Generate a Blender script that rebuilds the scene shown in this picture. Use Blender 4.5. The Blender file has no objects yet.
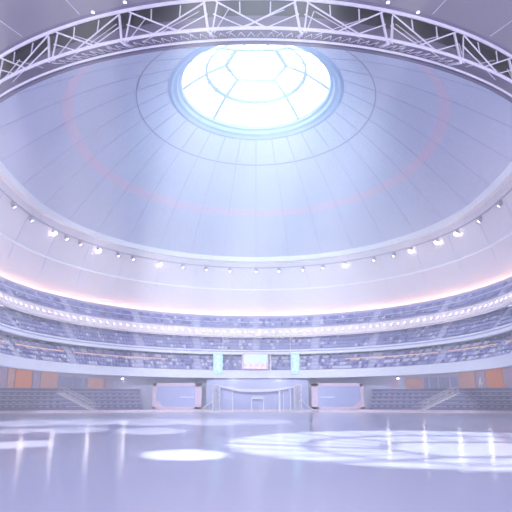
import bpy, math, random
from mathutils import Vector, Matrix
random.seed(7)
C = bpy.context.scene.collection
PI = math.pi
AX = 60.0            # the arena's axis stands 60 m ahead of the camera
CZ = 1.95            # eye height
F = 500.0; PITCH = math.atan(144.0 / 500.0)
EA, EB = 48.0, 28.2  # oval of the event floor

# ------------------------------------------------------------------ helpers
def lin(c):
    out = []
    for v in c:
        v /= 255.0
        out.append(v / 12.92 if v <= 0.04045 else ((v + 0.055) / 1.055) ** 2.4)
    return tuple(out)

def mat(name, rgb, rough=0.6, metal=0.0, var=0.06, scale=2.0, emit=None, estr=0.0, spec=0.4):
    m = bpy.data.materials.new(name); m.use_nodes = True
    nt = m.node_tree; b = nt.nodes['Principled BSDF']
    c = lin(rgb)
    tc = nt.nodes.new('ShaderNodeTexCoord'); nz = nt.nodes.new('ShaderNodeTexNoise')
    nz.inputs['Scale'].default_value = scale; nz.inputs['Detail'].default_value = 3
    nt.links.new(tc.outputs['Object'], nz.inputs['Vector'])
    rp = nt.nodes.new('ShaderNodeValToRGB')
    rp.color_ramp.elements[0].position = 0.3; rp.color_ramp.elements[1].position = 0.7
    rp.color_ramp.elements[0].color = tuple(v * (1 - var) for v in c) + (1,)
    rp.color_ramp.elements[1].color = tuple(min(1, v * (1 + var)) for v in c) + (1,)
    nt.links.new(nz.outputs['Fac'], rp.inputs['Fac'])
    nt.links.new(rp.outputs['Color'], b.inputs['Base Color'])
    b.inputs['Roughness'].default_value = rough
    b.inputs['Metallic'].default_value = metal
    b.inputs['Specular IOR Level'].default_value = spec
    if emit:
        b.inputs['Emission Color'].default_value = lin(emit) + (1,)
        b.inputs['Emission Strength'].default_value = estr
    return m

def proj(p):
    x, y, z = p[0], p[1], p[2] - CZ
    zc = y * math.cos(PITCH) + z * math.sin(PITCH)
    yc = -y * math.sin(PITCH) + z * math.cos(PITCH)
    return 256 + F * x / zc, 256 - F * yc / zc, zc

def at(px, py, Y):
    """the point of the world plane y = Y seen at a pixel of the photograph"""
    dx = (px - 256) / F; dy = (256 - py) / F
    d = Vector((dx, math.cos(PITCH) - dy * math.sin(PITCH), math.sin(PITCH) + dy * math.cos(PITCH)))
    d *= Y / d.y
    return Vector((d.x, d.y, d.z + CZ))

def circ(R, th):
    return (R * math.sin(th), AX + R * math.cos(th))

TK = 113 * PI / 180
def ringT(R, th):
    """terrace ring: round, then running straight towards the near end of the arena"""
    if abs(th) <= TK: return circ(R, th)
    s = 1 if th > 0 else -1
    return (s * R * math.sin(TK), AX + R * math.cos(TK) - R * (abs(th) - TK))

def face(th):
    return th if abs(th) <= TK else (PI / 2 if th > 0 else -PI / 2)

def circD(R, th):
    """rings of the dome: slightly drawn out towards the camera"""
    f = 1 + .10 * max(0, min(1.2, (R - 11.8) / 17.06)) if math.cos(th) < 0 else 1
    g = 1 + .09 * math.sin(2 * (abs(th) - PI / 2)) ** 2 * max(0, min(1, (R - 11.8) / 17.06)) if math.cos(th) < 0 else 1
    return (R * g * math.sin(th), AX + R * f * math.cos(th))

def circW(R, th):
    """wall between the dome ring and the round terraces"""
    w = max(0, min(1, (32.9 - R) / 3.3)); a = circD(R, th); b = ringT(R, th)
    return (a[0] * w + b[0] * (1 - w), a[1] * w + b[1] * (1 - w))

def oval(k, t):
    return ((EA + k) * math.sin(t), AX + (EB + k) * math.cos(t))

def angle_for(px, fn, r, z, lim=1.95):
    """angle on a ring (circle or oval) that shows at column px"""
    s = 1 if px >= 256 else -1
    best, ba = 1e9, 0
    a = 0.0
    while a < lim:
        x, y = fn(r, s * a)
        q = proj((x, y, z))
        e = abs(q[0] - px)
        if e < best: best, ba = e, s * a
        a += 0.002
    return ba

class MB:
    def __init__(s): s.v = []; s.f = []; s.mi = []
    def face(s, idx, m=0): s.f.append(idx); s.mi.append(m)
    def add(s, vs, fs, m=0):
        o = len(s.v); s.v += [tuple(v) for v in vs]
        for f in fs: s.face([o + i for i in f], m)
    def box(s, c, d, M=None, m=0):
        vs = []
        for sx in (-.5, .5):
            for sy in (-.5, .5):
                for sz in (-.5, .5):
                    p = Vector((sx * d[0], sy * d[1], sz * d[2]))
                    if M: p = M @ p
                    vs.append(Vector(c) + p)
        s.add(vs, [(0,1,3,2),(4,6,7,5),(0,4,5,1),(2,3,7,6),(0,2,6,4),(1,5,7,3)], m)
    def tube(s, a, b, r, n=6, r2=None, m=0):
        a, b = Vector(a), Vector(b); d = (b - a).normalized()
        u = d.cross(Vector((0, 0, 1)) if abs(d.z) < .95 else Vector((1, 0, 0))).normalized(); w = d.cross(u)
        if r2 is None: r2 = r
        vs = []
        for i in range(n):
            q = 2 * PI * i / n + PI / n
            o = u * math.cos(q) + w * math.sin(q)
            vs += [a + o * r, b + o * r2]
        fs = [(2*i, 2*((i+1) % n), 2*((i+1) % n)+1, 2*i+1) for i in range(n)]
        fs += [tuple(2*i for i in range(n))[::-1], tuple(2*i+1 for i in range(n))]
        s.add(vs, fs, m)
    def path(s, pts, r, n=6, m=0):
        pts = [Vector(p) for p in pts]
        vs = []; N = len(pts)
        for k, p in enumerate(pts):
            d = (pts[min(k+1, N-1)] - pts[max(k-1, 0)]).normalized()
            u = d.cross(Vector((0, 0, 1)) if abs(d.z) < .95 else Vector((1, 0, 0))).normalized(); w = d.cross(u)
            rr = r[k] if isinstance(r, (list, tuple)) else r
            for i in range(n):
                q = 2 * PI * i / n + PI / n
                vs.append(p + (u * math.cos(q) + w * math.sin(q)) * rr)
        fs = []
        for k in range(N - 1):
            for i in range(n):
                j = (i + 1) % n
                fs.append((k*n+i, k*n+j, (k+1)*n+j, (k+1)*n+i))
        fs += [tuple(range(n))[::-1], tuple((N-1)*n + i for i in range(n))]
        s.add(vs, fs, m)
    def sweep(s, prof, ts, fn, closed=False, m=0):
        """closed profile [(offset, z)...] swept along angles ts on ring fn"""
        n = len(prof); vs = []
        for t in ts:
            for (k, z) in prof:
                x, y = fn(k, t); vs.append((x, y, z))
        N = len(ts); fs = []
        for a in range(N if closed else N - 1):
            b = (a + 1) % N
            for i in range(n):
                j = (i + 1) % n
                fs.append((a*n+i, b*n+i, b*n+j, a*n+j))
        if not closed:
            fs += [tuple(range(n)), tuple((N-1)*n + i for i in range(n))[::-1]]
        s.add(vs, fs, m)
    def build(s, name, mats, parent=None, smooth=False, loc=None, rz=0.0):
        """links it as one mesh object; world coordinates are re-based on loc when given"""
        me = bpy.data.meshes.new(name)
        vs = s.v
        if loc is not None:
            L = Vector(loc); ca, sa = math.cos(-rz), math.sin(-rz)
            vs = []
            for v in s.v:
                p = Vector(v) - L
                vs.append((p.x*ca - p.y*sa, p.x*sa + p.y*ca, p.z))
        me.from_pydata(vs, [], s.f)
        if not isinstance(mats, (list, tuple)): mats = [mats]
        for q in mats: me.materials.append(q)
        for p, i in zip(me.polygons, s.mi): p.material_index = i
        me.validate(); me.update()
        import bmesh
        bm = bmesh.new(); bm.from_mesh(me)
        bmesh.ops.recalc_face_normals(bm, faces=bm.faces)
        if smooth:
            for f in bm.faces: f.smooth = True
            for e in bm.edges:
                if len(e.link_faces) == 2 and e.calc_face_angle(0) > 0.6: e.smooth = False
        bm.to_mesh(me); bm.free()
        o = bpy.data.objects.new(name, me); C.objects.link(o)
        if parent: o.parent = parent
        if loc is not None:
            o.location = loc; o.rotation_euler.z = rz
        return o

def tag(o, label, cat, group=None, kind=None):
    o['label'] = label; o['category'] = cat
    if group: o['group'] = group
    if kind: o['kind'] = kind
    return o

def thing(name, label, cat, loc, rz=0.0, group=None):
    o = bpy.data.objects.new(name, None); C.objects.link(o)
    o.location = loc; o.rotation_euler.z = rz; o.empty_display_size = .3
    return tag(o, label, cat, group)

def part(root, name, mb, mats, smooth=False):
    """mb is given in the thing's own local coordinates"""
    return mb.build(name, mats, root, smooth)

def struct(name, mb, mats, parent=None, smooth=False, label=None):
    o = mb.build(name, mats, parent, smooth)
    if parent is None: o['kind'] = 'structure'
    if label: o['label'] = label
    return o

def dup(root, loc, rz, label=None, group=None):
    r = root.copy(); C.objects.link(r); r.location = loc; r.rotation_euler.z = rz
    if label: r['label'] = label
    if group: r['group'] = group
    for ch in list(root.children):
        c = ch.copy(); C.objects.link(c); c.parent = r
        for g in list(ch.children):
            d = g.copy(); C.objects.link(d); d.parent = c
    return r

def arc(a, b, n): return [a + (b - a) * i / n for i in range(n + 1)]
def rad(d): return d * PI / 180
FULL = [2 * PI * i / 192 for i in range(192)]
AR = arc(rad(-140), rad(140), 186)

# ------------------------------------------------------------------ materials
M_dome = mat('dome_panel', (204, 212, 236), .7, var=.015, scale=.3)
M_ceil = mat('ceiling_board', (146, 140, 152), .8, var=.03, scale=.4)
M_drum = mat('soffit_board', (228, 224, 234), .75, var=.02, scale=.3)
M_seam = mat('seam_strip', (150, 152, 186), .6)
M_seam2 = mat('faint_seam_strip', (178, 180, 212), .6)
M_seamw = mat('pale_seam_strip', (236, 232, 244), .6)
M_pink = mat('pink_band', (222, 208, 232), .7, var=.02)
M_lip = mat('white_ring_paint', (244, 246, 252), .45, var=.01)
M_white = mat('white_paint', (240, 240, 248), .5, var=.02)
M_fascia = mat('fascia_white', (236, 238, 250), .45, var=.015, scale=.6)
M_rosy = mat('rosy_fascia', (250, 238, 242), .5, var=.02)
M_truss = mat('truss_white_steel', (226, 222, 236), .45, var=.04)
M_tdark = mat('dark_void_panel', (38, 34, 54), .85)
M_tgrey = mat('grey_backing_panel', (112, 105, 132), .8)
M_rim = mat('skylight_rim', (150, 178, 216), .4, var=.03, scale=1)
M_mull = mat('skylight_mullion', (124, 152, 192), .45, var=.02)
M_step = mat('terrace_concrete', (178, 180, 220), .85, var=.06)
M_nose = mat('pale_step_edge', (196, 194, 230), .7)
M_lstep = mat('stand_concrete', (134, 132, 188), .85, var=.06)
M_aisle = mat('aisle_steps', (200, 200, 226), .7)
M_wall = mat('back_wall', (196, 198, 228), .8, var=.03, scale=.5)
M_wall2 = mat('upper_back_wall', (188, 186, 220), .8)
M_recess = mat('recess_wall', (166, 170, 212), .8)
M_orange = mat('orange_panel', (250, 160, 126), .6, var=.03)
M_peach = mat('peach_panel', (236, 186, 180), .65, var=.03)
M_mauve = mat('mauve_panel', (200, 180, 210), .7, var=.03)
M_board = mat('kerb_board', (236, 218, 234), .5)
M_seatA = mat('seat_slate', (158, 160, 216), .6)
M_seatB = mat('seat_pale', (214, 214, 238), .55)
M_seatL = mat('seat_dark_slate', (112, 110, 168), .6)
M_seatC = mat('seat_navy', (118, 118, 184), .6)
M_leg = mat('seat_bracket', (150, 150, 180), .5, .3)
M_rail = mat('handrail', (232, 228, 242), .4)
M_black = mat('fixture_body', (160, 152, 178), .5)
M_teal = mat('teal_screen', (168, 216, 232), .4, emit=(170, 222, 236), estr=.08)
M_tealw = mat('screen_white_mark', (232, 244, 250), .4, emit=(232, 244, 250), estr=.1)
M_mint = mat('board_mint', (196, 226, 224), .4, emit=(222, 244, 240), estr=.1)
M_rose = mat('board_rose', (226, 178, 212), .4, emit=(240, 206, 232), estr=.05)
M_frameP = mat('pink_frame', (226, 200, 224), .5)
M_screen = mat('dim_blue_screen', (172, 180, 226), .3)
M_cloth = mat('white_cloth', (244, 242, 250), .8)
M_led = mat('warm_led', (255, 200, 175), .5, emit=(255, 180, 118), estr=6.0)
M_led2 = mat('amber_aisle_led', (255, 206, 186), .5, emit=(255, 190, 160), estr=.16)
M_lamp = mat('lamp_face', (255, 246, 240), .4, emit=(255, 240, 235), estr=6.0)
M_lampdim = mat('lamp_face_dim', (250, 244, 248), .4, emit=(250, 240, 248), estr=1.2)
M_fl = mat('fascia_lamp_face', (255, 244, 240), .4, emit=(255, 232, 226), estr=.55)

# polished event floor
M_floor = bpy.data.materials.new('polished_floor'); M_floor.use_nodes = True
nt = M_floor.node_tree; b = nt.nodes['Principled BSDF']
tc = nt.nodes.new('ShaderNodeTexCoord'); nz = nt.nodes.new('ShaderNodeTexNoise')
nz.inputs['Scale'].default_value = .12; nz.inputs['Detail'].default_value = 4
rp = nt.nodes.new('ShaderNodeValToRGB')
rp.color_ramp.elements[0].color = lin((180, 187, 218)) + (1,); rp.color_ramp.elements[1].color = lin((190, 196, 224)) + (1,)
nt.links.new(tc.outputs['Object'], nz.inputs['Vector']); nt.links.new(nz.outputs['Fac'], rp.inputs['Fac'])
nt.links.new(rp.outputs['Color'], b.inputs['Base Color'])
b.inputs['Roughness'].default_value = .16; b.inputs['Specular IOR Level'].default_value = .5
n2 = nt.nodes.new('ShaderNodeTexNoise'); n2.inputs['Scale'].default_value = 1.4
bp = nt.nodes.new('ShaderNodeBump'); bp.inputs['Strength'].default_value = .03; bp.inputs['Distance'].default_value = .02
nt.links.new(tc.outputs['Object'], n2.inputs['Vector']); nt.links.new(n2.outputs['Fac'], bp.inputs['Height'])
nt.links.new(bp.outputs['Normal'], b.inputs['Normal'])

# daylit skylight glass: bright diffusing glass that still lets the sun through
M_glass = bpy.data.materials.new('skylight_glass'); M_glass.use_nodes = True
nt = M_glass.node_tree
for n in list(nt.nodes): nt.nodes.remove(n)
out = nt.nodes.new('ShaderNodeOutputMaterial'); ad = nt.nodes.new('ShaderNodeAddShader')
em = nt.nodes.new('ShaderNodeEmission'); em.inputs['Color'].default_value = lin((246, 252, 255)) + (1,); em.inputs['Strength'].default_value = .4
tr = nt.nodes.new('ShaderNodeBsdfTransparent'); tr.inputs['Color'].default_value = (.85, .88, .9, 1)
nt.links.new(em.outputs[0], ad.inputs[0]); nt.links.new(tr.outputs[0], ad.inputs[1]); nt.links.new(ad.outputs[0], out.inputs['Surface'])

# ------------------------------------------------------------------ setting: floor
m = MB(); m.sweep([(0.01, 0), (86, 0), (86, -.3), (0.01, -.3)], FULL, circ, True)
struct('floor', m, M_floor, label='pale lilac polished event floor')

# ------------------------------------------------------------------ setting: dome
RK, ZK = 11.8, 42.15      # skylight kerb
RL, ZL = 28.86, 27.27     # springing of the dome
def dome_z(R):
    u = (R - RK) / (RL - RK)
    return ZK + (ZL - ZK) * u + 1.3 * math.sin(PI * u)
def dome_R(u): return RK + (RL - RK) * u
inner = [(dome_R(i / 16), dome_z(dome_R(i / 16))) for i in range(17)]
m = MB(); m.sweep(inner + [(r + .5, z + .6) for (r, z) in inner[::-1]], FULL, circD, True)
dome = struct('ceiling', m, M_dome, smooth=True, label='pale blue panelled dome under the skylight')
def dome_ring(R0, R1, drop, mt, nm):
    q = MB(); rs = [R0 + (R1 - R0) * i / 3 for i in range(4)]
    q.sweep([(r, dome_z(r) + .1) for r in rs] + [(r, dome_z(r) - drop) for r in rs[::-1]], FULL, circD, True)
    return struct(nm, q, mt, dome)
dome_ring(15.72, 15.84, .05, M_seam, 'ring_seam')
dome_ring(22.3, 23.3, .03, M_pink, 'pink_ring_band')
for k in range(30):
    a = 2 * PI * k / 30
    n = 14
    M = Matrix.Rotation(-a, 3, 'Z')
    qs = (MB(), MB())
    for i in range(n):
        r0 = RK + (RL - RK) * i / n; r1 = RK + (RL - RK) * (i + 1) / n
        w = .045
        vs = []
        for r in (r0, r1):
            for sx in (-1, 1):
                for dz in (.1, -.04):
                    xx, yy = circD(r, a); vs.append(M @ Vector((sx * w, 0, 0)) + Vector((xx, yy, dome_z(r) + dz)))
        qs[0 if r1 < 16 else 1].add(vs, [(0,1,3,2),(4,6,7,5),(0,4,5,1),(2,3,7,6),(1,5,7,3),(0,2,6,4)])
    struct('rib_seam', qs[0], M_seam, dome); struct('rib_seam', qs[1], M_seam2, dome)

# white ring at the springing of the dome
m = MB(); m.sweep([(28.8, 27.35), (28.98, 26.5), (29.75, 26.5), (29.75, 27.7), (28.8, 27.7)], FULL, circD, True)
struct('trim_1', m, M_lip, smooth=True, label='white ring edging the dome')

# ------------------------------------------------------------------ setting: skylight
def glass_z(r): return 43.4 + 4.6 * (1 - (r / 10.1) ** 2)
m = MB()
m.sweep([(11.9, 42.0), (11.5, 41.95), (11.2, 42.3), (10.75, 42.4), (10.6, 42.9), (10.2, 43.0), (10.05, 43.5), (10.5, 44.2), (12.4, 43.4), (12.4, 42.4)], FULL, circ, True)
win = struct('window_1', m, M_rim, smooth=True, label='round domed skylight with pale blue rim')
m = MB(); rs = [0.01 + 10.1 * i / 10 for i in range(11)]
m.sweep([(r, glass_z(r)) for r in rs] + [(r, glass_z(r) + .06) for r in rs[::-1]], FULL, circ, True)
struct('skylight_glass', m, M_glass, win, True)
def ring_bar(r, w, h, nm='ring_mullion'):
    q = MB(); q.sweep([(r - w, glass_z(r - w) - .01), (r - w, glass_z(r - w) - h), (r + w, glass_z(r + w) - h), (r + w, glass_z(r + w) - .01)], FULL, circ, True)
    struct(nm, q, M_mull, win)
ring_bar(6.9, .2, .3)
def bar(pts, w, h, nm):
    q = MB()
    for p0, p1 in zip(pts[:-1], pts[1:]):
        d = (p1 - p0).normalized(); u = d.cross(Vector((0, 0, 1))).normalized() * w
        vs = [p0 - u, p0 + u, p0 + u - Vector((0, 0, h)), p0 - u - Vector((0, 0, h)), p1 - u, p1 + u, p1 + u - Vector((0, 0, h)), p1 - u - Vector((0, 0, h))]
        q.add(vs, [(0,1,2,3),(7,6,5,4),(0,4,5,1),(1,5,6,2),(2,6,7,3),(3,7,4,0)])
    struct(nm, q, M_mull, win)
def gp(r, a):
    x, y = circ(r, a); return Vector((x, y, glass_z(r) - .01))
VA = [rad(d) for d in (-40, 40, 90, 140, 220, 270)]
for k in range(6):
    a0 = VA[k]; a1 = VA[(k + 1) % 6] + (2 * PI if k == 5 else 0)
    bar([gp(4.2, a0), gp(4.2, a1)], .24, .3, 'polygon_beam')
    bar([gp(4.2 + 5.8 * i / 6, a0) for i in range(7)], .22, .3, 'radial_beam')
    nb = 3 if a1 - a0 > 1.2 else 2
    for f in range(1, nb + 1):
        a = a0 + (a1 - a0) * f / (nb + 1)
        bar([gp(3.6 + 6.4 * i / 6, a) for i in range(7)], .1, .15, 'glazing_bar')

# ------------------------------------------------------------------ setting: drum wall, cove, tiers (far side)
m = MB(); m.sweep([(29.6, 26.7), (30.3, 25.2), (31.6, 21.7), (32.2, 19.5), (32.9, 16.75), (33.4, 16.75), (33.4, 27.5), (29.7, 27.5)], AR, circW)
drum = struct('wall_back', m, M_drum, smooth=True, label='pale lilac soffit wall below the dome ring')
m = MB(); m.sweep([(31.5, 21.85), (31.5, 21.6), (31.75, 21.6), (31.75, 21.85)], AR, circW)
struct('soffit_line', m, M_lip, drum)
for k in range(-9, 10):
    a = rad(13 * k + 5)
    q = MB()
    for (r0, z0), (r1, z1) in zip([(30.3, 25.2), (31.6, 21.7)], [(31.6, 21.7), (32.2, 19.5)]):
        p0 = Vector((*circW(r0 - .02, a), z0)); p1 = Vector((*circW(r1 - .02, a), z1)); q.tube(p0, p1, .03, 4)
    struct('panel_seam', q, M_seam2, drum)
m = MB(); m.sweep([(32.3, 16.4), (32.3, 16.98), (32.38, 16.98), (32.38, 16.4)], AR, ringT)
struct('parapet', m, M_wall2, label='low lilac parapet behind the last row of the topmost terrace')
# warm cove light behind the last row
m = MB(); m.sweep([(32.45, 16.62), (32.45, 16.5), (32.75, 16.5), (32.75, 16.62)], AR, ringT)
struct('trim_2', m, M_led, label='glowing peach cove light strip above the top tier')

def tier(name, R0, z0, R1, z1, rows, label):
    """raked terrace, pale nosing on every row"""
    q = MB(); prof = []; rows_ = []
    dr = (R1 - R0) / rows; dz = (z1 - z0) / rows
    for i in range(rows):
        prof += [(R0 + dr * i, z0 + dz * i), (R0 + dr * (i + 1), z0 + dz * i)]
        rows_.append((R0 + dr * (i + .62), z0 + dz * i))
    prof += [(R1, z1), (R1 + .3, z1), (R1 + .3, z0 - .5), (R0, z0 - .5)]
    q.sweep(prof, AR, ringT)
    o = struct(name, q, M_step, label=label)
    return o, rows_, dr, dz
AIS = [rad(d) for d in (-108, -87, -64, -40, -20, 0, 20, 40, 64, 87, 108)]
tA, rowsA, drA, dzA = tier('seating_tier', 30.5, 14.5, 32.4, 16.5, 4, 'topmost seating terrace below the peach cove')
tB, rowsB, drB, dzB = tier('seating_tier', 29.1, 10.2, 32.1, 13.35, 5, 'middle seating terrace between two balcony fronts')
tC, rowsC, drC, dzC = tier('seating_tier', 28.2, 6.6, 31.2, 9.75, 5, 'lowest seating terrace above the white fascia')
for (o, rows, dr, dz) in ((tA, rowsA, drA, dzA), (tB, rowsB, drB, dzB), (tC, rowsC, drC, dzC)):
    for a in AIS:
        q = MB()
        for i, (r, z) in enumerate(rows):
            rr = r - .62 * dr
            for hh in range(2):
                x, y = circ(rr + dr * (.28 + .5 * hh), a)
                hz = dz * (.02 if hh == 0 else .5) + .05
                q.box((x, y, z + hz / 2), (1.15, dr * .5, hz), Matrix.Rotation(-a, 3, 'Z'))
        struct('aisle_steps', q, M_aisle, o)
# balcony fronts
m = MB(); m.sweep([(30.45, 14.35), (29.45, 12.87), (29.6, 12.75), (30.6, 12.9), (30.75, 14.4)], AR, ringT)
fb1 = struct('balcony_front', m, M_rosy, label='rosy white upper balcony front with small lamps')
m = MB(); m.sweep([(29.2, 10.42), (29.0, 9.63), (29.2, 9.55), (29.4, 10.4)], AR, ringT)
struct('balcony_front', m, M_fascia, label='narrow pale blue parapet between the middle and lowest terraces')
m = MB(); m.sweep([(28.0, 6.85), (27.9, 5.55), (28.2, 5.5), (28.3, 6.85)], AR, ringT)
struct('balcony_front', m, M_fascia, label='wide white fascia over the lower concourse')
# pale rails and lit strip
m = MB(); m.sweep([(31.05, 15.62), (31.05, 15.54), (31.13, 15.54), (31.13, 15.62)], AR, ringT)
struct('trim_3', m, M_rail, label='thin pale rail along the topmost terrace')
m = MB(); m.sweep([(29.5, 12.72), (29.5, 12.62), (29.6, 12.62), (29.6, 12.72)], AR, ringT)
struct('trim_4', m, M_rosy, label='thin rose strip under the upper balcony front')
for s in (-1, 1):
    for (a0, a1) in ((30, 62), (66, 85), (89, 106)):
        m = MB(); T = arc(rad(s * a0), rad(s * a1), 30)
        zz = rowsC[3][1]; rr = rowsC[3][0] - .62 * drC
        m.sweep([(rr - .04, zz + .22), (rr - .04, zz + .05), (rr + .06, zz + .05), (rr + .06, zz + .22)], T, ringT)
        struct('trim_%d' % (5 + (0 if s < 0 else 3) + (0 if a0 == 30 else 1 if a0 == 66 else 2)), m, M_led2, label='peach lit strip along a row of the lowest terrace')

# soffit over the lower concourse (rises outwards to the oval wall)
m = MB(); vs = []; N = len(AR)
for a in AR:
    x, y = ringT(28.0, a); vs.append((x, y, 5.55)); vs.append((x, y, 5.8))
    x, y = oval(4.9, a * .6); vs.append((x, y, 7.6)); vs.append((x, y, 7.35))
fs = []
for k in range(N - 1):
    for (i, j) in ((0, 1), (1, 2), (2, 3), (3, 0)):
        fs.append((4*k+i, 4*k+j, 4*k+4+j, 4*k+4+i))
m.add(vs, fs)
struct('soffit', m, M_wall2, label='underside of the seating over the lower concourse')

# ------------------------------------------------------------------ setting: near ceiling and ring truss backing
NR = arc(rad(124), rad(236), 120)
m = MB(); m.sweep([(34.42, 26.35), (84, 26.35), (84, 27.5), (34.42, 27.5)], NR, circ)
nc = struct('ceiling', m, M_ceil, label='grey lilac flat ceiling in front of the ring truss')
for d in (134, 144, 152, 160.5, 170, 190, 199.5, 208, 216, 226):
    q = MB(); a = rad(d); q.tube(Vector((*circ(34.8, a), 26.34)), Vector((*circ(70, a), 26.34)), .025, 4)
    struct('ceiling_seam', q, M_seamw, nc)
m = MB(); m.sweep([(34.6, 26.5), (34.36, 26.5), (34.36, 26.26), (34.6, 26.34)], NR, circ)  # strip coloured grey to stand for the shade line at the ceiling edge
struct('trim_11', m, M_tgrey, label='grey edge where the near ceiling meets the truss')
m = MB(); m.sweep([(33.0, 23.95), (33.0, 26.05), (32.8, 26.05), (32.8, 23.95)], NR, circ)
struct('wall_front', m, M_tgrey, label='grey panel band behind the ring truss')
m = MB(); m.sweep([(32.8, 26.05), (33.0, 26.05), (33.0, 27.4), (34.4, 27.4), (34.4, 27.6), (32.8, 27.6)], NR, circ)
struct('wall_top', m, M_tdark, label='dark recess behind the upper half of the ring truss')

# ------------------------------------------------------------------ ring truss
tr_ = thing('ring_truss', 'white lattice steel ring truss arching across the top of the arena', 'truss', (0, AX - 34.2, 23.85))
def tpart(nm, q, mt=M_truss):
    o = q.build(nm, mt, tr_, False); o.matrix_parent_inverse = Matrix.Translation(tr_.location).inverted(); return o
q = MB(); T2 = arc(rad(125), rad(235), 110)
def P(R, z, a): return Vector((*circ(R, a), z))
q.path([P(34.32, 26.2, a) for a in T2], .12, 6); tpart('top_chord', q)
q = MB(); q.path([P(34.15, 24.1, a) for a in T2], .11, 6); tpart('bottom_chord', q)
q = MB(); q.path([P(33.25, 24.0, a) for a in T2], .08, 6); tpart('rear_chord', q)
BAY = 9.6
rnd = random.Random(3)
def strut(nm, r, *ends):
    q = MB()
    for p0, p1 in zip(ends[:-1], ends[1:]): q.tube(p0, p1, r, 5)
    tpart(nm, q)
for k in range(-6, 6):
    a0 = rad(180 + BAY * (k + .5)); a1 = rad(180 + BAY * (k + 1.5))
    A = lambda f: a0 + (a1 - a0) * f
    strut('post', .06, P(34.2, 26.0, a0 - .012), P(34.15, 23.9, a0 - .004)); strut('post', .09, P(34.2, 26.0, a0 + .012), P(34.15, 23.9, a0 + .003))
    strut('rear_post', .04, P(33.3, 26.3, a0 - .03), P(34.1, 23.9, a0 - .008))
    j = lambda s=.03: rnd.uniform(-s, s)
    strut('diagonal', .055, P(34.3, 26.05, A(.06)), P(34.2, 24.1, A(.62 + j())))
    strut('diagonal', .055, P(34.3, 26.05, A(.94)), P(34.2, 24.1, A(.38 + j())))
    strut('brace', .04, P(34.2, 24.1, A(.38)), P(34.2, 25.2, A(.03)))
    strut('brace', .04, P(34.2, 24.1, A(.62)), P(34.2, 25.2, A(.97)))
    strut('rear_diagonal', .028, P(33.5, 26.1, A(.18 + j())), P(33.5, 24.3, A(.82 + j())))
    strut('rear_diagonal', .028, P(33.5, 26.1, A(.8 + j())), P(33.5, 24.3, A(.22 + j())))
    strut('hanger', .045, P(34.2, 26.05, A(.34)), P(34.2, 25.1, A(.345)))
    strut('hanger', .045, P(34.2, 26.05, A(.68)), P(34.2, 25.2, A(.675)))
    # lattice apron between the bottom chord and the dome, at the middle of the arch
    if k in (-3, -2, -1, 0, 1):
        q = MB()
        q.tube(P(34.1, 23.85, a0), P(31.4, 25.3, a0), .1, 5)
        for i in range(9):
            q.tube(P(34.0, 23.9, A(i / 9)), P(31.5, 25.25, A((i + 1) / 9)), .03, 4)
            q.tube(P(34.0, 23.9, A((i + 1) / 9)), P(31.5, 25.25, A(i / 9)), .03, 4)
        q.path([P(31.4, 25.3, A(i / 8)) for i in range(9)], .07, 5)
        q.path([P(32.8, 24.55, A(i / 8)) for i in range(9)], .04, 4)
        tpart('apron_lattice', q)

# recessed downlights of the near ceiling
dl = None
for i, (px, py, lab) in enumerate(((125, 2, 'small round downlight in the grey ceiling, upper left of the truss'), (93, 12, 'small round downlight in the grey ceiling near its left seam'),
                          (388, 2, 'small round downlight in the grey ceiling, upper right of the truss'), (418, 12, 'small round downlight in the grey ceiling near its right seam'))):
    lo, hi = 5.0, 60.0
    for _ in range(50):
        mid = (lo + hi) / 2
        if at(px, py, mid).z > 26.33: hi = mid
        else: lo = mid
    p = at(px, py, lo)
    if dl is None:
        dl = thing('downlight', lab, 'light', (p.x, p.y, 26.33))
        q = MB(); n = 16
        ringv = [(r * math.cos(2*PI*j/n), r * math.sin(2*PI*j/n), z) for (r, z) in ((.13, .02), (.13, -.05), (.09, -.05), (.09, .02)) for j in range(n)]
        fs = [(a*n+j, a*n+(j+1) % n, ((a+1) % 4)*n+(j+1) % n, ((a+1) % 4)*n+j) for a in range(4) for j in range(n)]
        q.add(ringv, fs); part(dl, 'trim_ring', q, M_white)
        q = MB(); q.tube((0, 0, .02), (0, 0, -.03), .088, 16); part(dl, 'lens', q, M_lampdim)
    else:
        dup(dl, (p.x, p.y, 26.33), 0, lab)

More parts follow.
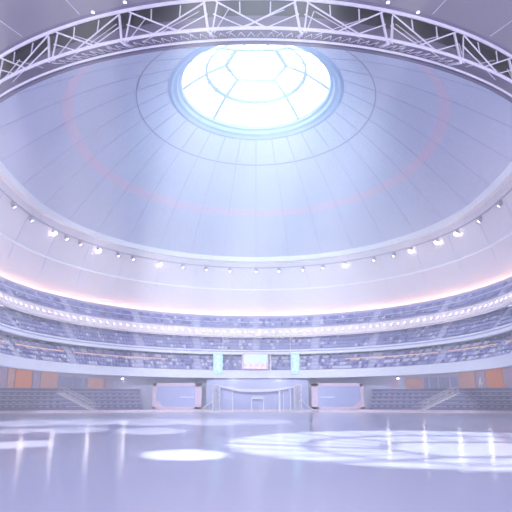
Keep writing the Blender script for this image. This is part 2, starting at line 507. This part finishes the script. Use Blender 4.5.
# ------------------------------------------------------------------ spotlights under the dome ring
m = MB(); m.sweep([(29.95, 25.62), (29.95, 25.52), (30.05, 25.52), (30.05, 25.62)], AR, circW)
for i in range(-40, 41):
    a = rad(3 * i); x, y = circW(30.0, a)
    m.tube((x, y, 25.6), (x, y, 26.3 + .0), .025, 4)
tag(m.build('lighting_rail', M_black), 'thin lighting rail curving below the white dome ring', 'rail')
SP = [(13, 205, 0), (31, 218, 0), (54, 229, 2), (66, 236, 1), (80, 241, 0), (99, 249, 2), (118, 256, 0), (133, 260, 0), (160, 265, 2), (183, 271, 1), (206, 273, 1), (230, 275, 1), (256, 277, 1),
      (279, 276, 1), (303, 275, 1), (323, 273, 1), (345, 268, 2), (374, 262, 1), (394, 256, 0), (411, 251, 2), (437, 241, 2), (457, 230, 2), (480, 220, 1), (500, 203, 0)]
protoS = {}
def spot_local(root, lit):
    # local: y outward, the head leans inward and down
    q = MB(); q.box((0, 0, -.04), (.28, .22, .16)); part(root, 'clamp', q, M_black)
    q = MB(); q.box((-.27, 0, -.34), (.05, .1, .5)); q.box((.27, 0, -.34), (.05, .1, .5)); q.box((0, 0, -.12), (.58, .1, .05)); part(root, 'yoke', q, M_black)
    d = Vector((0, -.62, -.78)).normalized(); c = Vector((0, 0, -.46))
    q = MB(); q.tube(c - d * .32, c + d * .1, .15, 12, .22); q.tube(c + d * .1, c + d * .36, .22, 12, .24); part(root, 'housing', q, M_black, True)
    q = MB(); q.tube(c + d * .35, c + d * .39, [.19, .21, .34][lit], 14); part(root, 'lens', q, [M_lampdim, M_lampdim, M_lamp][lit])  # bright lens oversized, the lamp's glow put into its shape
    for s in (-1, 1):
        q = MB()
        u = Vector((s * .24, 0, 0)); e = d * .36
        v = Vector((0, -d.z, d.y)) * .2
        q.add([c + e + u - v, c + e + u + v, c + e + d * .2 + u * 1.4 + v, c + e + d * .2 + u * 1.4 - v,
               c + e + u * 1.08 - v, c + e + u * 1.08 + v, c + e + d * .2 + u * 1.48 + v, c + e + d * .2 + u * 1.48 - v],
              [(0,1,2,3),(4,7,6,5),(0,4,5,1),(1,5,6,2),(2,6,7,3),(3,7,4,0)])
        part(root, 'barn_door', q, M_black)
GN = ['unlit spotlight on the rail below the dome ring', 'small dim spotlight on the rail below the dome ring', 'bright lit spotlight on the rail below the dome ring']
for n_, (px, py, lit) in enumerate(SP):
    a = angle_for(px, circW, 30.0, 25.5, 2.04)
    x, y = circW(30.0, a)
    side = 'left' if px < 256 else 'right'
    same = [p for p in SP if p[2] == lit and (p[0] < 256) == (px < 256)]
    same.sort(key=lambda p: p[0] if px < 256 else -p[0])
    ordn = ['first', 'second', 'third', 'fourth', 'fifth', 'sixth', 'seventh'][same.index((px, py, lit))]
    lab = ['Unlit spotlight', 'Small dim spotlight', 'Bright glowing spotlight'][lit].lower() + ' below the dome ring, %s such from the photo %s edge' % (ordn, side)
    if lit not in protoS:
        r = thing('stage_spotlight', lab, 'spotlight', (x, y, 25.5), -a, 'spotlights on the ring rail'); spot_local(r, lit); protoS[lit] = r
    else:
        dup(protoS[lit], (x, y, 25.5), -a, lab)

# ------------------------------------------------------------------ lamps on the upper balcony front
fl = None; k = 0
for i in range(-46, 47):
    a = rad(2.4 * i + 1.2)
    if abs(a) > rad(114): continue
    R, z = 29.95, 13.61
    x, y = circ(R, a)
    if fl is None:
        fl = thing('fascia_lamp', 'small square lamp set in the rosy upper balcony front', 'light', (x, y, z), -a, 'lamps along the upper balcony front')
        q = MB(); T = Matrix.Rotation(-.59, 3, 'X')
        q.box(T @ Vector((0, -.03, 0)), (.42, .12, .5), T); part(fl, 'lamp_box', q, M_mauve)
        q = MB(); q.box(T @ Vector((0, -.1, 0)), (.34, .04, .42), T); part(fl, 'lamp_face', q, M_fl)
    else:
        dup(fl, (x, y, z), -a)

# ------------------------------------------------------------------ seats of the three terraces
def seat_mesh(sc=1.0):
    """local: y points to the back of the row"""
    q = MB()
    Tb = Matrix.Rotation(-.18, 3, 'X')
    q.box((0, .2, .62), (.46, .07, .46), Tb)             # backrest
    q.box((0, -.02, .42), (.44, .42, .08))               # seat pan
    q.box((-.24, .05, .55), (.045, .34, .05)); q.box((.24, .05, .55), (.045, .34, .05))
    q.box((0, .08, .2), (.1, .12, .4), None, 1)           # bracket foot
    return q
def ring_seats(rows, cols_for):
    out = []
    for (r, z) in rows:
        n = int(r * rad(272) / .56)
        for i in range(n + 1):
            a = rad(-136) + rad(272) * i / n
            if any(abs(a - b) * r < .78 for b in AIS): continue
            out.append((r, z, a))
    return out
allseats = [(s, 'A') for s in ring_seats(rowsA, 0)] + [(s, 'B') for s in ring_seats(rowsB, 0)] + [(s, 'C') for s in ring_seats(rowsC, 0)]
def seat_col(t):
    x = rnd.random()
    if t == 'C': return 0 if x < .42 else (1 if x < .76 else 2)
    if t == 'B': return 0 if x < .75 else (1 if x < .87 else 2)
    return 0 if x < .6 else (1 if x < .7 else 2)
rank = []
for (s, t) in allseats:
    x, y = ringT(s[0], s[2]); px, py, zc = proj((x, y, s[1] + .5))
    vis = 1 < px < 511 and abs(s[2]) < rad(112)
    rank.append((zc if vis else 1e6 + zc, s, t))
rank.sort(key=lambda r: r[0])
TN = {'A': 'topmost', 'B': 'middle', 'C': 'lowest'}
CN = ['slate blue', 'pale', 'dark navy']
SM = [M_seatA, M_seatB, M_seatC]
protoC = {}
for (d, s, t) in rank[:300]:
    c = seat_col(t); x, y = ringT(s[0], s[2])
    side = 'left' if s[2] < 0 else 'right'
    lab = '%s folding seat in the %s terrace near the %s edge of the photo' % (CN[c], TN[t], side)
    grp = '%s seats of the %s terrace by the %s edge' % (CN[c], TN[t], side)
    if c not in protoC:
        o = seat_mesh().build('terrace_seat', [SM[c], M_leg]); protoC[c] = o
    else:
        o = protoC[c].copy(); C.objects.link(o)
    tag(o, lab, 'seat', grp); o.location = (x, y, s[1]); o.rotation_euler.z = -face(s[2])
big = MB(); base = seat_mesh()
for (d, s, t) in rank[300:]:
    c = seat_col(t); x, y = ringT(s[0], s[2]); ca, sa = math.cos(-face(s[2])), math.sin(-face(s[2]))
    o = len(big.v)
    for v in base.v: big.v.append((x + v[0]*ca - v[1]*sa, y + v[0]*sa + v[1]*ca, s[1] + v[2]))
    for f, mi in zip(base.f, base.mi): big.face([o + i for i in f], c if mi == 0 else 3)
o = big.build('terrace_seats', SM + [M_leg])
tag(o, 'remaining rows of mixed slate and pale seats around the balcony terraces', 'seats', kind='stuff')

# ------------------------------------------------------------------ lower bowl
OT = arc(rad(-86), rad(86), 136)
m = MB(); m.sweep([(4.8, 0), (4.8, 7.45), (5.1, 7.45), (5.1, 0)], OT, oval)
lw = struct('wall_right', m, M_wall, label='lilac back wall of the lower concourse')
m = MB(); m.sweep([(-.15, 0), (-.15, .42), (.0, .42), (.0, 0)], OT, oval)
struct('baseboard_back', m, M_board, label='low rosy white kerb at the edge of the floor')
LR, LDR, LDZ = 5, .86, .64
lowrows = [(0.1 + LDR * i, .35 + LDZ * i) for i in range(LR)]
def stand(s, label):
    T = arc(rad(s * 22.6), rad(s * 74), 60); q = MB(); prof = []
    for (k, z) in lowrows: prof += [(k, z), (k + LDR, z)]
    zt = lowrows[-1][1]; prof += [(4.45, zt), (4.45, zt + .88), (4.7, zt + .88), (4.7, 0), (0.1, 0)]
    q.sweep(prof, T, oval); o = struct('lower_stand', q, M_lstep, label=label)
    for (k, z) in lowrows:
        q = MB(); q.sweep([(k - .02, z + .03), (k - .02, z - .1), (k + .1, z - .1), (k + .1, z + .03)], T, oval)
        struct('step_edge', q, M_nose, o)
        if z > .5:
            q = MB(); q.sweep([(k - .02, z + .42), (k - .02, z + .3), (k + .05, z + .3), (k + .05, z + .42)], T, oval)
            struct('row_rail', q, M_nose, o)
    return o
stand(-1, 'lower seating stand on the left beside the floor'); stand(1, 'lower seating stand on the right beside the floor')

# diagonal stair flights on the stands
STP = []
def stair(pts, label):
    (xa, ya), (xb, yb) = pts
    n = 12; ps = []
    for i in range(n):
        f = i / (n - 1)
        z = .45 + (lowrows[-1][1] + .1 - .45) * (1 - f)
        k = 3.3 * (1 - f) - .1
        px = xa + (xb - xa) * f
        t = angle_for(px, oval, k, z, 1.3)
        x, y = oval(k, t); ps.append(Vector((x, y, z)))
    base = ps[-1].copy(); base.z = 0.0; STP.extend(ps)
    root = thing('stair_flight', label, 'stairs', base)
    d = (ps[-1] - ps[0]); ang = math.atan2(d.y, d.x)
    R3 = Matrix.Rotation(ang, 3, 'Z')
    nrm = R3 @ Vector((0, 1, 0))
    q = MB()
    for p in ps:
        c = p - base; q.box((c.x, c.y, c.z - .02), (.62, 1.5, .22), R3)
    part(root, 'steps', q, M_rail)
    for sgn in (-1, 1):
        q = MB()
        off = nrm * .72 * sgn
        top = [p - base + off + Vector((0, 0, 1.0)) for p in ps]
        mid = [p - base + off + Vector((0, 0, .5)) for p in ps]
        q.path(top, .05, 5); q.path(mid, .03, 5)
        for i in range(0, n, 2):
            c = ps[i] - base + off; q.tube(c, c + Vector((0, 0, 1.0)), .035, 5)
        part(root, 'handrail', q, M_rail)
    return root
stair(((61, 388), (93, 408)), 'pale stair flight with white handrails cutting the left lower stand')
stair(((456, 388), (422, 408)), 'pale stair flight with white handrails cutting the right lower stand')

# seats of the lower stands, every one its own object
def low_seat():
    q = MB(); Tb = Matrix.Rotation(-.15, 3, 'X')
    q.box((0, .18, .6), (.5, .07, .5), Tb); q.box((0, -.03, .4), (.48, .42, .09)); q.box((0, .06, .19), (.12, .14, .38), None, 1)
    q.box((-.27, .03, .52), (.05, .34, .05)); q.box((.27, .03, .52), (.05, .34, .05))
    return q
ROWN = ['front', 'second', 'middle', 'fourth', 'back']
lsp = None; cnt = 0
for s in (-1, 1):
    for ri, (k, z) in enumerate(lowrows):
        t = rad(23.4)
        while t < rad(58):
            kk = k + LDR * .6
            x, y = oval(kk, s * t); x2, y2 = oval(kk, s * (t + .001))
            ds = math.hypot(x2 - x, y2 - y) / .001
            px, py, _ = proj((x, y, z + .5))
            f = (LR - 1 - ri) / (LR - 1) * (20 / 20)
            ctr = (61 + 32 * f) if s < 0 else (456 - 34 * f)
            t0 = t; t += 1.02 / ds if False else .98 / ds
            if px < -4 or px > 516 or any((x - p.x) ** 2 + (y - p.y) ** 2 < 1.35 ** 2 for p in STP): continue
            nx, ny = math.sin(s * t0) / EA, math.cos(s * t0) / EB
            rz = -math.atan2(nx, ny)
            side = 'left' if s < 0 else 'right'
            part_ = 'outside' if (px < ctr) == (s < 0) else 'inside'
            where = ('outside the stairs' if part_ == 'outside' else 'between stairs and screen')
            lab = 'slate blue seat, %s row of the %s lower stand, %s' % (ROWN[ri], side, where)
            grp = '%s row seats of the %s lower stand %s' % (ROWN[ri], side, where)
            if lsp is None: o = low_seat().build('stand_seat', [M_seatL, M_leg]); lsp = o
            else: o = lsp.copy(); C.objects.link(o)
            tag(o, lab, 'seat', grp); o.location = (x, y, z); o.rotation_euler.z = rz; cnt += 1
print('LOWER SEATS', cnt)

# panels on the concourse wall
def wall_panel(px0, px1, z0, z1, mt, nm, label, cat='panel', k=4.72, th=.14):
    t0 = angle_for(px0, oval, k, 5.5, 1.3); t1 = angle_for(px1, oval, k, 5.5, 1.3)
    T = arc(t0, t1, 8)
    x, y = oval(k, (t0 + t1) / 2)
    q = MB(); q.sweep([(k - th, z0), (k - th, z1), (k + .06, z1), (k + .06, z0)], T, oval)
    o = q.build(nm, mt, None, False, (x, y, z0))
    tag(o, label, cat)
    return o
ZT = lowrows[-1][1] + .9
wall_panel(-14, 6, ZT, 6.9, M_mauve, 'wall_panel', 'mauve wall panel at the left edge of the photo behind the stand')
wall_panel(7.5, 14, ZT, 6.95, M_peach, 'wall_panel', 'narrow peach wall panel left of the bright orange one, left stand')
wall_panel(15, 31.5, ZT, 7.0, M_orange, 'wall_panel', 'bright orange wall panel behind the left lower stand')
wall_panel(32.5, 40, ZT, 6.9, M_mauve, 'wall_panel', 'mauve wall panel between the orange and peach ones on the left')
wall_panel(41, 57.5, ZT, 6.7, M_peach, 'wall_panel', 'broad dusty peach wall panel left of the left stair head')
wall_panel(88, 104, ZT, 5.6, M_peach, 'wall_panel', 'small peach wall panel right of the left stair head')
wall_panel(106, 113, ZT, 5.5, M_mauve, 'wall_panel', 'small mauve wall panel beside the lamp on the left')
wall_panel(498 + 6, 530, ZT, 6.9, M_mauve, 'wall_panel', 'mauve wall panel at the right edge of the photo behind the stand')
wall_panel(486, 503, ZT, 7.0, M_orange, 'wall_panel', 'bright orange wall panel behind the right lower stand')
wall_panel(476, 485, ZT, 6.9, M_mauve, 'wall_panel', 'dusky mauve wall panel with a white mark, right stand')
wall_panel(459, 475, ZT, 6.7, M_peach, 'wall_panel', 'broad dusty peach wall panel right of the right stair head')
wall_panel(406, 422, ZT, 5.6, M_peach, 'wall_panel', 'small peach wall panel left of the right stair head')
wall_panel(390, 397, ZT, 5.4, M_mauve, 'wall_panel', 'small mauve wall panel beside the lamp on the right')
# recessed openings with posts and beam
def opening(px0, px1, posts, label):
    k = 4.7; t0 = angle_for(px0, oval, k, 5.0, 1.3); t1 = angle_for(px1, oval, k, 5.0, 1.3); tm = (t0 + t1) / 2
    x, y = oval(k, tm); root = thing('concourse_opening', label, 'opening', (x, y, ZT))
    inv = Matrix.Translation(root.location).inverted()
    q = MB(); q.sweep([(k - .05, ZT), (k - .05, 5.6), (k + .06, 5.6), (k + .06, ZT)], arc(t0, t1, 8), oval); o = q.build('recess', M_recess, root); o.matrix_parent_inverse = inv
    q = MB(); q.sweep([(k - .35, 5.6), (k - .35, 5.95), (k + .06, 5.95), (k + .06, 5.6)], arc(t0, t1, 8), oval); o = q.build('lintel', M_nose, root); o.matrix_parent_inverse = inv
    for p in posts:
        t = angle_for(p, oval, k - .2, 5.0, 1.3); xx, yy = oval(k - .2, t)
        q = MB(); q.box((xx, yy, (ZT + 5.6) / 2), (.26, .2, 5.6 - ZT)); o = q.build('post', M_nose, root); o.matrix_parent_inverse = inv
opening(59, 87, (73, 83), 'dim blue concourse opening with white posts above the left stair')
opening(424, 457, (429, 438, 450), 'dim blue concourse opening with white posts above the right stair')
# white pictogram-like mark on the right panel
t = angle_for(480, oval, 4.5, 4.6, 1.3); x, y = oval(4.5, t); rz = -math.atan2(math.sin(t) / EA, math.cos(t) / EB)
q = MB(); q.box((0, 0, 0), (.34, .05, .5)); q.box((.1, 0, .5), (.2, .05, .5)); q.box((.3, 0, -.1), (.3, .05, .2)); q.box((-.1, 0, -.42), (.18, .05, .4)); q.box((.22, 0, -.42), (.16, .05, .4))
o = q.build('wall_sign', M_white); o.location = (x, y, 4.7); o.rotation_euler.z = rz; tag(o, 'small white sign mark on the mauve panel by the right stand', 'sign')

# small lamps under the soffit
for px, py, lab in ((123, 380, 'small bright lamp under the soffit above the left lower stand'), (398, 381, 'small bright lamp under the soffit above the right lower stand')):
    t = angle_for(px, oval, 3.2, 5.6, 1.3); x, y = oval(3.2, t)
    zz = 5.55
    r = thing('soffit_lamp', lab, 'lamp', (x, y, zz))
    q = MB(); q.tube((0, 0, .1), (0, 0, 2.0), .03, 5); part(r, 'stem', q, M_black)
    q = MB(); q.tube((0, 0, -.05), (0, 0, .12), .26, 10, .08); part(r, 'shade', q, M_black)
    q = MB(); q.tube((0, 0, -.14), (0, 0, -.05), .2, 10, .24); part(r, 'bulb', q, M_lamp)

# ------------------------------------------------------------------ centre of the lower bowl
YC = 87.0
def ctr(px, py, Y=YC): return at(px, py, Y)
# wide framed screens either side
def wide_screen(x0, x1, Y, lab, mirror):
    a = at(x0, 409.5, Y); bb = at(x1, 383, Y); z0 = .45; z1 = bb.z; w = bb.x - a.x
    r = thing('wide_screen', lab, 'screen', ((a.x + bb.x) / 2, Y, z0))
    h = z1 - z0; fw = .55; s = -1 if mirror else 1
    q = MB(); q.box((0, .1, h / 2), (w - .3, .12, h - .3)); part(r, 'screen_panel', q, M_screen)
    q = MB()
    q.box((0, 0, h - fw / 2), (w, .3, fw)); q.box((0, 0, .2), (w, .3, .4))
    q.box((-s * (w / 2 - .3), 0, h / 2), (.6, .3, h - .05)); q.box((s * (w / 2 - .55), 0, h / 2), (1.1, .3, h - .05))
    # sloping corner brace
    q.add([(-s * (w/2 - .6), -.1, .4), (-s * (w/2 - 1.9), -.1, .4), (-s * (w/2 - .6), -.1, 1.5), (-s * (w/2 - .6), .1, .4), (-s * (w/2 - 1.9), .1, .4), (-s * (w/2 - .6), .1, 1.5)],
          [(0,1,2),(3,5,4),(0,3,4,1),(1,4,5,2),(2,5,3,0)])
    part(r, 'frame', q, M_frameP)
    q = MB(); q.box((s * w * .2, -.0, h * .46), (w * .28, .08, .1)); part(r, 'bright_line', q, M_tealw)
wide_screen(152, 202, 87.6, 'wide dim blue screen in a pink frame left of the centre gate', False)
wide_screen(312, 363, 87.6, 'wide dim blue screen in a pink frame right of the centre gate', True)
# central dim backdrop
q = MB(); a = at(206, 410, 89.5); b_ = at(308, 378, 89.5)
q.box(((a.x + b_.x) / 2, 89.5, 3.2), (b_.x - a.x, .2, 6.4))
struct('wall_centre', q, M_screen, label='dim blue backdrop behind the centre gate')

# lattice towers
def tower(px, lab, mir):
    base = at(px, 410.6, 86.2); base.z = 0
    H = at(px, 385, 86.2).z; w = .55
    r = thing('lattice_tower', lab, 'tower', base)
    q = MB(); q.box((0, 0, .1), (1.7, 1.5, .2)); part(r, 'base_plate', q, M_truss)
    for sx in (-1, 1):
        for sy in (-1, 1):
            q = MB(); q.tube((sx * w, sy * w, .2), (sx * w, sy * w, H), .085, 6); part(r, 'upright', q, M_truss)
    n = 5; hh = (H - .2) / n
    for face in range(4):
        q = MB()
        for i in range(n):
            z0, z1 = .2 + hh * i, .2 + hh * (i + 1)
            cs = [(-w, -w), (w, -w), (w, w), (-w, w)]
            (xa, ya), (xb, yb) = cs[face], cs[(face + 1) % 4]
            q.tube((xa, ya, z0), (xb, yb, z1), .05, 5); q.tube((xb, yb, z0), (xa, ya, z1), .05, 5); q.tube((xa, ya, z1), (xb, yb, z1), .05, 5)
        part(r, 'lattice', q, M_truss)
    q = MB(); q.tube((0, 0, H), (0, 0, H + .35), .3, 8, .1); part(r, 'cap', q, M_frameP)
    s = 1 if mir else -1
    q = MB()
    if not mir:
        q.tube((-w, 0, H * .42), (-2.9, 0, .1), .09, 5); q.tube((-1.7, 0, .1), (-1.7, 0, 1.1), .06, 5); q.tube((-1.1, 0, .1), (-1.1, 0, 1.5), .06, 5); q.tube((-2.9, 0, .12), (-.6, 0, .12), .08, 5)
    else:
        q.path([(w, 0, 2.2), (w + .5, 0, 1.5), (w + 1.2, 0, .8), (w + 2.0, 0, .35), (w + 2.8, 0, .1)], .07, 5)
        q.path([(w, 0, 1.2), (w + .25, 0, .6), (w + .7, 0, .2), (w + 1.2, 0, .08)], .06, 5)
    part(r, 'stay_brace', q, M_truss)
    return r
tower(216, 'white lattice tower left of the centre gate with slanted brace', False)
tower(298, 'white lattice tower right of the centre gate with trailing stay cables', True)
# swagged white cloth between the towers
Ys = 86.2
key = [(218, 385.5), (224, 386.8), (232, 388.6), (240, 390.2), (248, 390.6), (256, 390.7), (264, 390.6), (272, 390.2), (282, 388.8), (290, 387.2), (296, 386)]
q = MB(); top = [at(x, y - (.4 if (x < 230 or x > 284) else 1.5), Ys) for x, y in key]; bot = [at(x, y + (.6 if (x < 230 or x > 284) else 1.3), Ys) for x, y in key]
vs = []
for a, b_ in zip(top, bot):
    for dy in (-.06, .06): vs += [(a.x, a.y + dy, a.z), (b_.x, b_.y + dy, b_.z)]
fs = []
for i in range(len(key) - 1):
    for (u, v) in ((0, 1), (1, 3), (3, 2), (2, 0)): fs.append((4*i+u, 4*i+v, 4*i+4+v, 4*i+4+u))
fs += [(0, 1, 3, 2), tuple(4 * (len(key) - 1) + j for j in (2, 3, 1, 0))]
q.add(vs, fs); o = q.build('swag_cloth', M_cloth); tag(o, 'white cloth swag strung between the two lattice towers', 'banner')
# poles
for px0, wpx, topy, lab in ((232.5, .9, 391, 'thin white pole between left tower and gate frame'), (279.5, 2.2, 391, 'thick white pole right of the gate frame'),
                       (283.5, .9, 391, 'thin white pole beside the thick white pole'), (290.5, .9, 389, 'thin white pole left of the right lattice tower')):
    p = at(px0, 410, 86.6); H = at(px0, topy, 86.6).z
    r = thing('white_pole', lab, 'pole', (p.x, 86.6, 0))
    q = MB(); q.tube((0, 0, .08), (0, 0, H), wpx * .09, 8); part(r, 'shaft', q, M_white)
    q = MB(); q.tube((0, 0, 0), (0, 0, .1), .2, 10, .16); part(r, 'foot', q, M_white)
# gate frame
p0 = at(251.5, 410, 86.8); p1 = at(263.5, 398.5, 86.8)
r = thing('gate_frame', 'slim white door frame with jagged crest at the centre', 'gate', ((p0.x + p1.x) / 2, 86.8, 0))
w = p1.x - p0.x; H = p1.z
for s in (-1, 1):
    q = MB(); q.box((s * w / 2, 0, H / 2), (.16, .16, H)); part(r, 'jamb', q, M_white)
q = MB(); q.box((0, 0, H), (w + .2, .18, .14)); part(r, 'lintel', q, M_white)
q = MB()
for i in range(8):
    x = -w / 2 + w * (i + .5) / 8; hh = (.28, .42, .22, .36)[i % 4]
    q.box((x, 0, H + .07 + hh / 2), (w / 14, .1, hh)); q.box((x + .08, 0, H + .1 + hh * .4), (w / 12, .1, .1))
part(r, 'crest', q, M_white)

# hanging teal screens on the fascia, with their cables
def teal(px0, px1, cab, lab, mir):
    Y = AX + 26.8
    a = at(px0, 353, Y); bb = at(px1, 374, Y); w = bb.x - a.x; h = a.z - bb.z
    r = thing('hanging_screen', lab, 'screen', ((a.x + bb.x) / 2, Y, bb.z))
    q = MB(); c = .25
    prof = [(-w/2, h), (w/2, h), (w/2, c), (w/2 - c, 0), (-w/2 + c, 0), (-w/2, c)]
    vs = [(x, -.12, z) for x, z in prof] + [(x, .12, z) for x, z in prof]; n = 6
    q.add(vs, [tuple(range(6))[::-1], tuple(range(6, 12))] + [(i, (i+1) % n, n + (i+1) % n, n + i) for i in range(n)])
    part(r, 'panel', q, M_teal)
    q = MB()
    for (x, z, ww, hh) in ((0, .82, .6, .06), (-.12, .64, .4, .07), (.1, .5, .5, .06), (0, .36, .3, .12), (-.2, .22, .25, .06), (.15, .2, .3, .08), (.02, .5, .07, .66)):
        q.box((x * w, -.14, z * h), (ww * w * .8, .05, hh * h))
    part(r, 'pale_pattern', q, M_tealw)
    q = MB(); q.box((0, 0, h + .06), (w + .1, .3, .14)); part(r, 'top_rail', q, M_fascia)
    ct = at(cab, 336, Y); q = MB(); q.tube((ct.x - r.location.x, 0, h), (ct.x - r.location.x, 0, ct.z - bb.z), .05, 5); part(r, 'cable', q, M_white)
teal(213.5, 222.5, 223, 'teal hanging screen left of the scoreboard', False)
teal(290.5, 299.5, 290, 'teal hanging screen right of the scoreboard', True)
# scoreboard
Y = AX + 27.55
a = at(242, 353.5, Y); bb = at(268.5, 369.5, Y); w = bb.x - a.x; h = a.z - bb.z
r = thing('scoreboard', 'mint and rose scoreboard with squiggled lettering at the centre', 'scoreboard', ((a.x + bb.x) / 2, Y, bb.z))
q = MB(); q.box((0, 0, h / 2), (w, .3, h)); part(r, 'frame', q, M_frameP)
q = MB(); q.box((.02 * w, -.17, h * .68), (w * .86, .06, h * .5)); part(r, 'mint_panel', q, M_mint)
q = MB(); q.box((0, -.17, h * .2), (w * .92, .06, h * .34)); part(r, 'rose_panel', q, M_rose)
q = MB()
pts = [(-w * .42 + w * .84 * i / 40, -.22, h * (.34 + .09 * math.sin(i * 1.7) + .05 * math.sin(i * .6))) for i in range(41)]
q.path(pts, .07, 5)
for i in range(13):
    q.box((-w * .4 + w * .8 * i / 12, -.22, h * .14), (w * .035, .05, h * (.08 + .05 * (i % 3))))
part(r, 'lettering', q, M_tealw)
p = at(270.5, 370, Y); pt = at(270.5, 353, Y)
r = thing('white_pole', 'short white pole standing right of the scoreboard', 'pole', (p.x, Y, p.z))
q = MB(); q.tube((0, 0, 0), (0, 0, pt.z - p.z), .12, 8); part(r, 'shaft', q, M_white)
q = MB(); q.box((0, .15, .1), (.3, .4, .2)); part(r, 'bracket', q, M_white)

# ------------------------------------------------------------------ light
W = bpy.data.worlds.new('World'); bpy.context.scene.world = W; W.use_nodes = True
bg = W.node_tree.nodes['Background']; bg.inputs['Color'].default_value = lin((228, 226, 250)) + (1,); bg.inputs['Strength'].default_value = 1.0

def sun(direction, strength, ang, colr):
    l = bpy.data.lights.new('sun', 'SUN'); l.energy = strength; l.angle = ang; l.color = colr
    o = bpy.data.objects.new('sun', l); C.objects.link(o)
    o.rotation_euler = Vector(direction).to_track_quat('-Z', 'Y').to_euler(); o.location = (0, 80, 70)
sun((8.8, -35.3, -44), 4.2, rad(.8), (1, .98, .96))

def spot(loc, to, power, deg, blend, colr, size=.3):
    l = bpy.data.lights.new('spot', 'SPOT'); l.energy = power; l.spot_size = rad(deg); l.spot_blend = blend; l.color = colr; l.shadow_soft_size = size
    o = bpy.data.objects.new('spot', l); C.objects.link(o); o.location = loc
    o.rotation_euler = (Vector(to) - Vector(loc)).to_track_quat('-Z', 'Y').to_euler()
# unseen spot added to brighten the far side of the dome
spot((0, AX - 30.7, 25.3), (0, AX + 17, 38), 19000, 70, 1.0, (.58, .88, 1.0), 1.0)
# fill spots added out of view behind the camera, brightening the far stands
for x in (-13, 0, 13):
    spot((x, 2.0, 14.0), (x * 1.7, AX + 27, 8.5), 46000 if x == 0 else 40000, 36, 1.0, (.80, .86, 1.0), .6)
# invented fill points without fixtures, added to lift the lower concourse
def point(loc, power, colr, size=.25):
    l = bpy.data.lights.new('concourse_fill', 'POINT'); l.energy = power; l.color = colr; l.shadow_soft_size = size
    o = bpy.data.objects.new('concourse_fill', l); C.objects.link(o); o.location = loc
for s_ in (-1, 1):
    for d in (26, 33, 40, 46, 52, 58):
        x, y = oval(1.6, rad(s_ * d)); point((x, y, 5.6), 17, (1, .93, .95))
    for x in (4, 12):
        point((s_ * x, AX + 28.6, 5.3), 6, (.88, .9, 1))
# spots added behind the camera to throw the light pools on the floor
for (px, py, power, deg) in ((185, 449, 15000, 9), (20, 440, 15000, 8), (30, 421, 46000, 10), (92, 420, 46000, 10), (150, 420, 46000, 10), (210, 420, 46000, 10), (262, 419.5, 36000, 8), (15, 428, 20000, 8), (75, 427, 24000, 9), (150, 428, 24000, 9)):
    zc = 1.95; Y = F * zc / (py - 400 + 1e-6)
    p = at(px, py, Y); p = Vector((p.x, p.y, 0))
    spot(((px - 140) * .06, 4.0, 21.0), p, power * 2.0, deg * .85, .5, (1, .98, 1), .2)

# ------------------------------------------------------------------ thin haze filling the arena
M_haze = bpy.data.materials.new('thin_haze'); M_haze.use_nodes = True
nt = M_haze.node_tree
for n in list(nt.nodes): nt.nodes.remove(n)
out = nt.nodes.new('ShaderNodeOutputMaterial'); vs_ = nt.nodes.new('ShaderNodeVolumeScatter')
vs_.inputs['Color'].default_value = (.90, .93, 1.0, 1); vs_.inputs['Density'].default_value = .005; vs_.inputs['Anisotropy'].default_value = 0.0
nt.links.new(vs_.outputs[0], out.inputs['Volume'])
q = MB(); q.box((0, 58, 22), (170, 126, 50)); o = q.build('haze', M_haze)
tag(o, 'thin pale haze hanging in the whole arena', 'haze', kind='stuff')

# ------------------------------------------------------------------ camera
cam = bpy.data.cameras.new('camera'); cam.sensor_width = 36; cam.lens = 36 * F / 512; cam.clip_end = 500
co = bpy.data.objects.new('camera', cam); C.objects.link(co)
co.location = (0, 0, CZ); co.rotation_euler = (PI / 2 + PITCH, 0, 0)
sc = bpy.context.scene; sc.camera = co
sc.view_settings.view_transform = 'Standard'; sc.view_settings.look = 'None'
sc.view_settings.gamma = 1; sc.view_settings.use_curve_mapping = False
sc.view_settings.exposure = 1.83
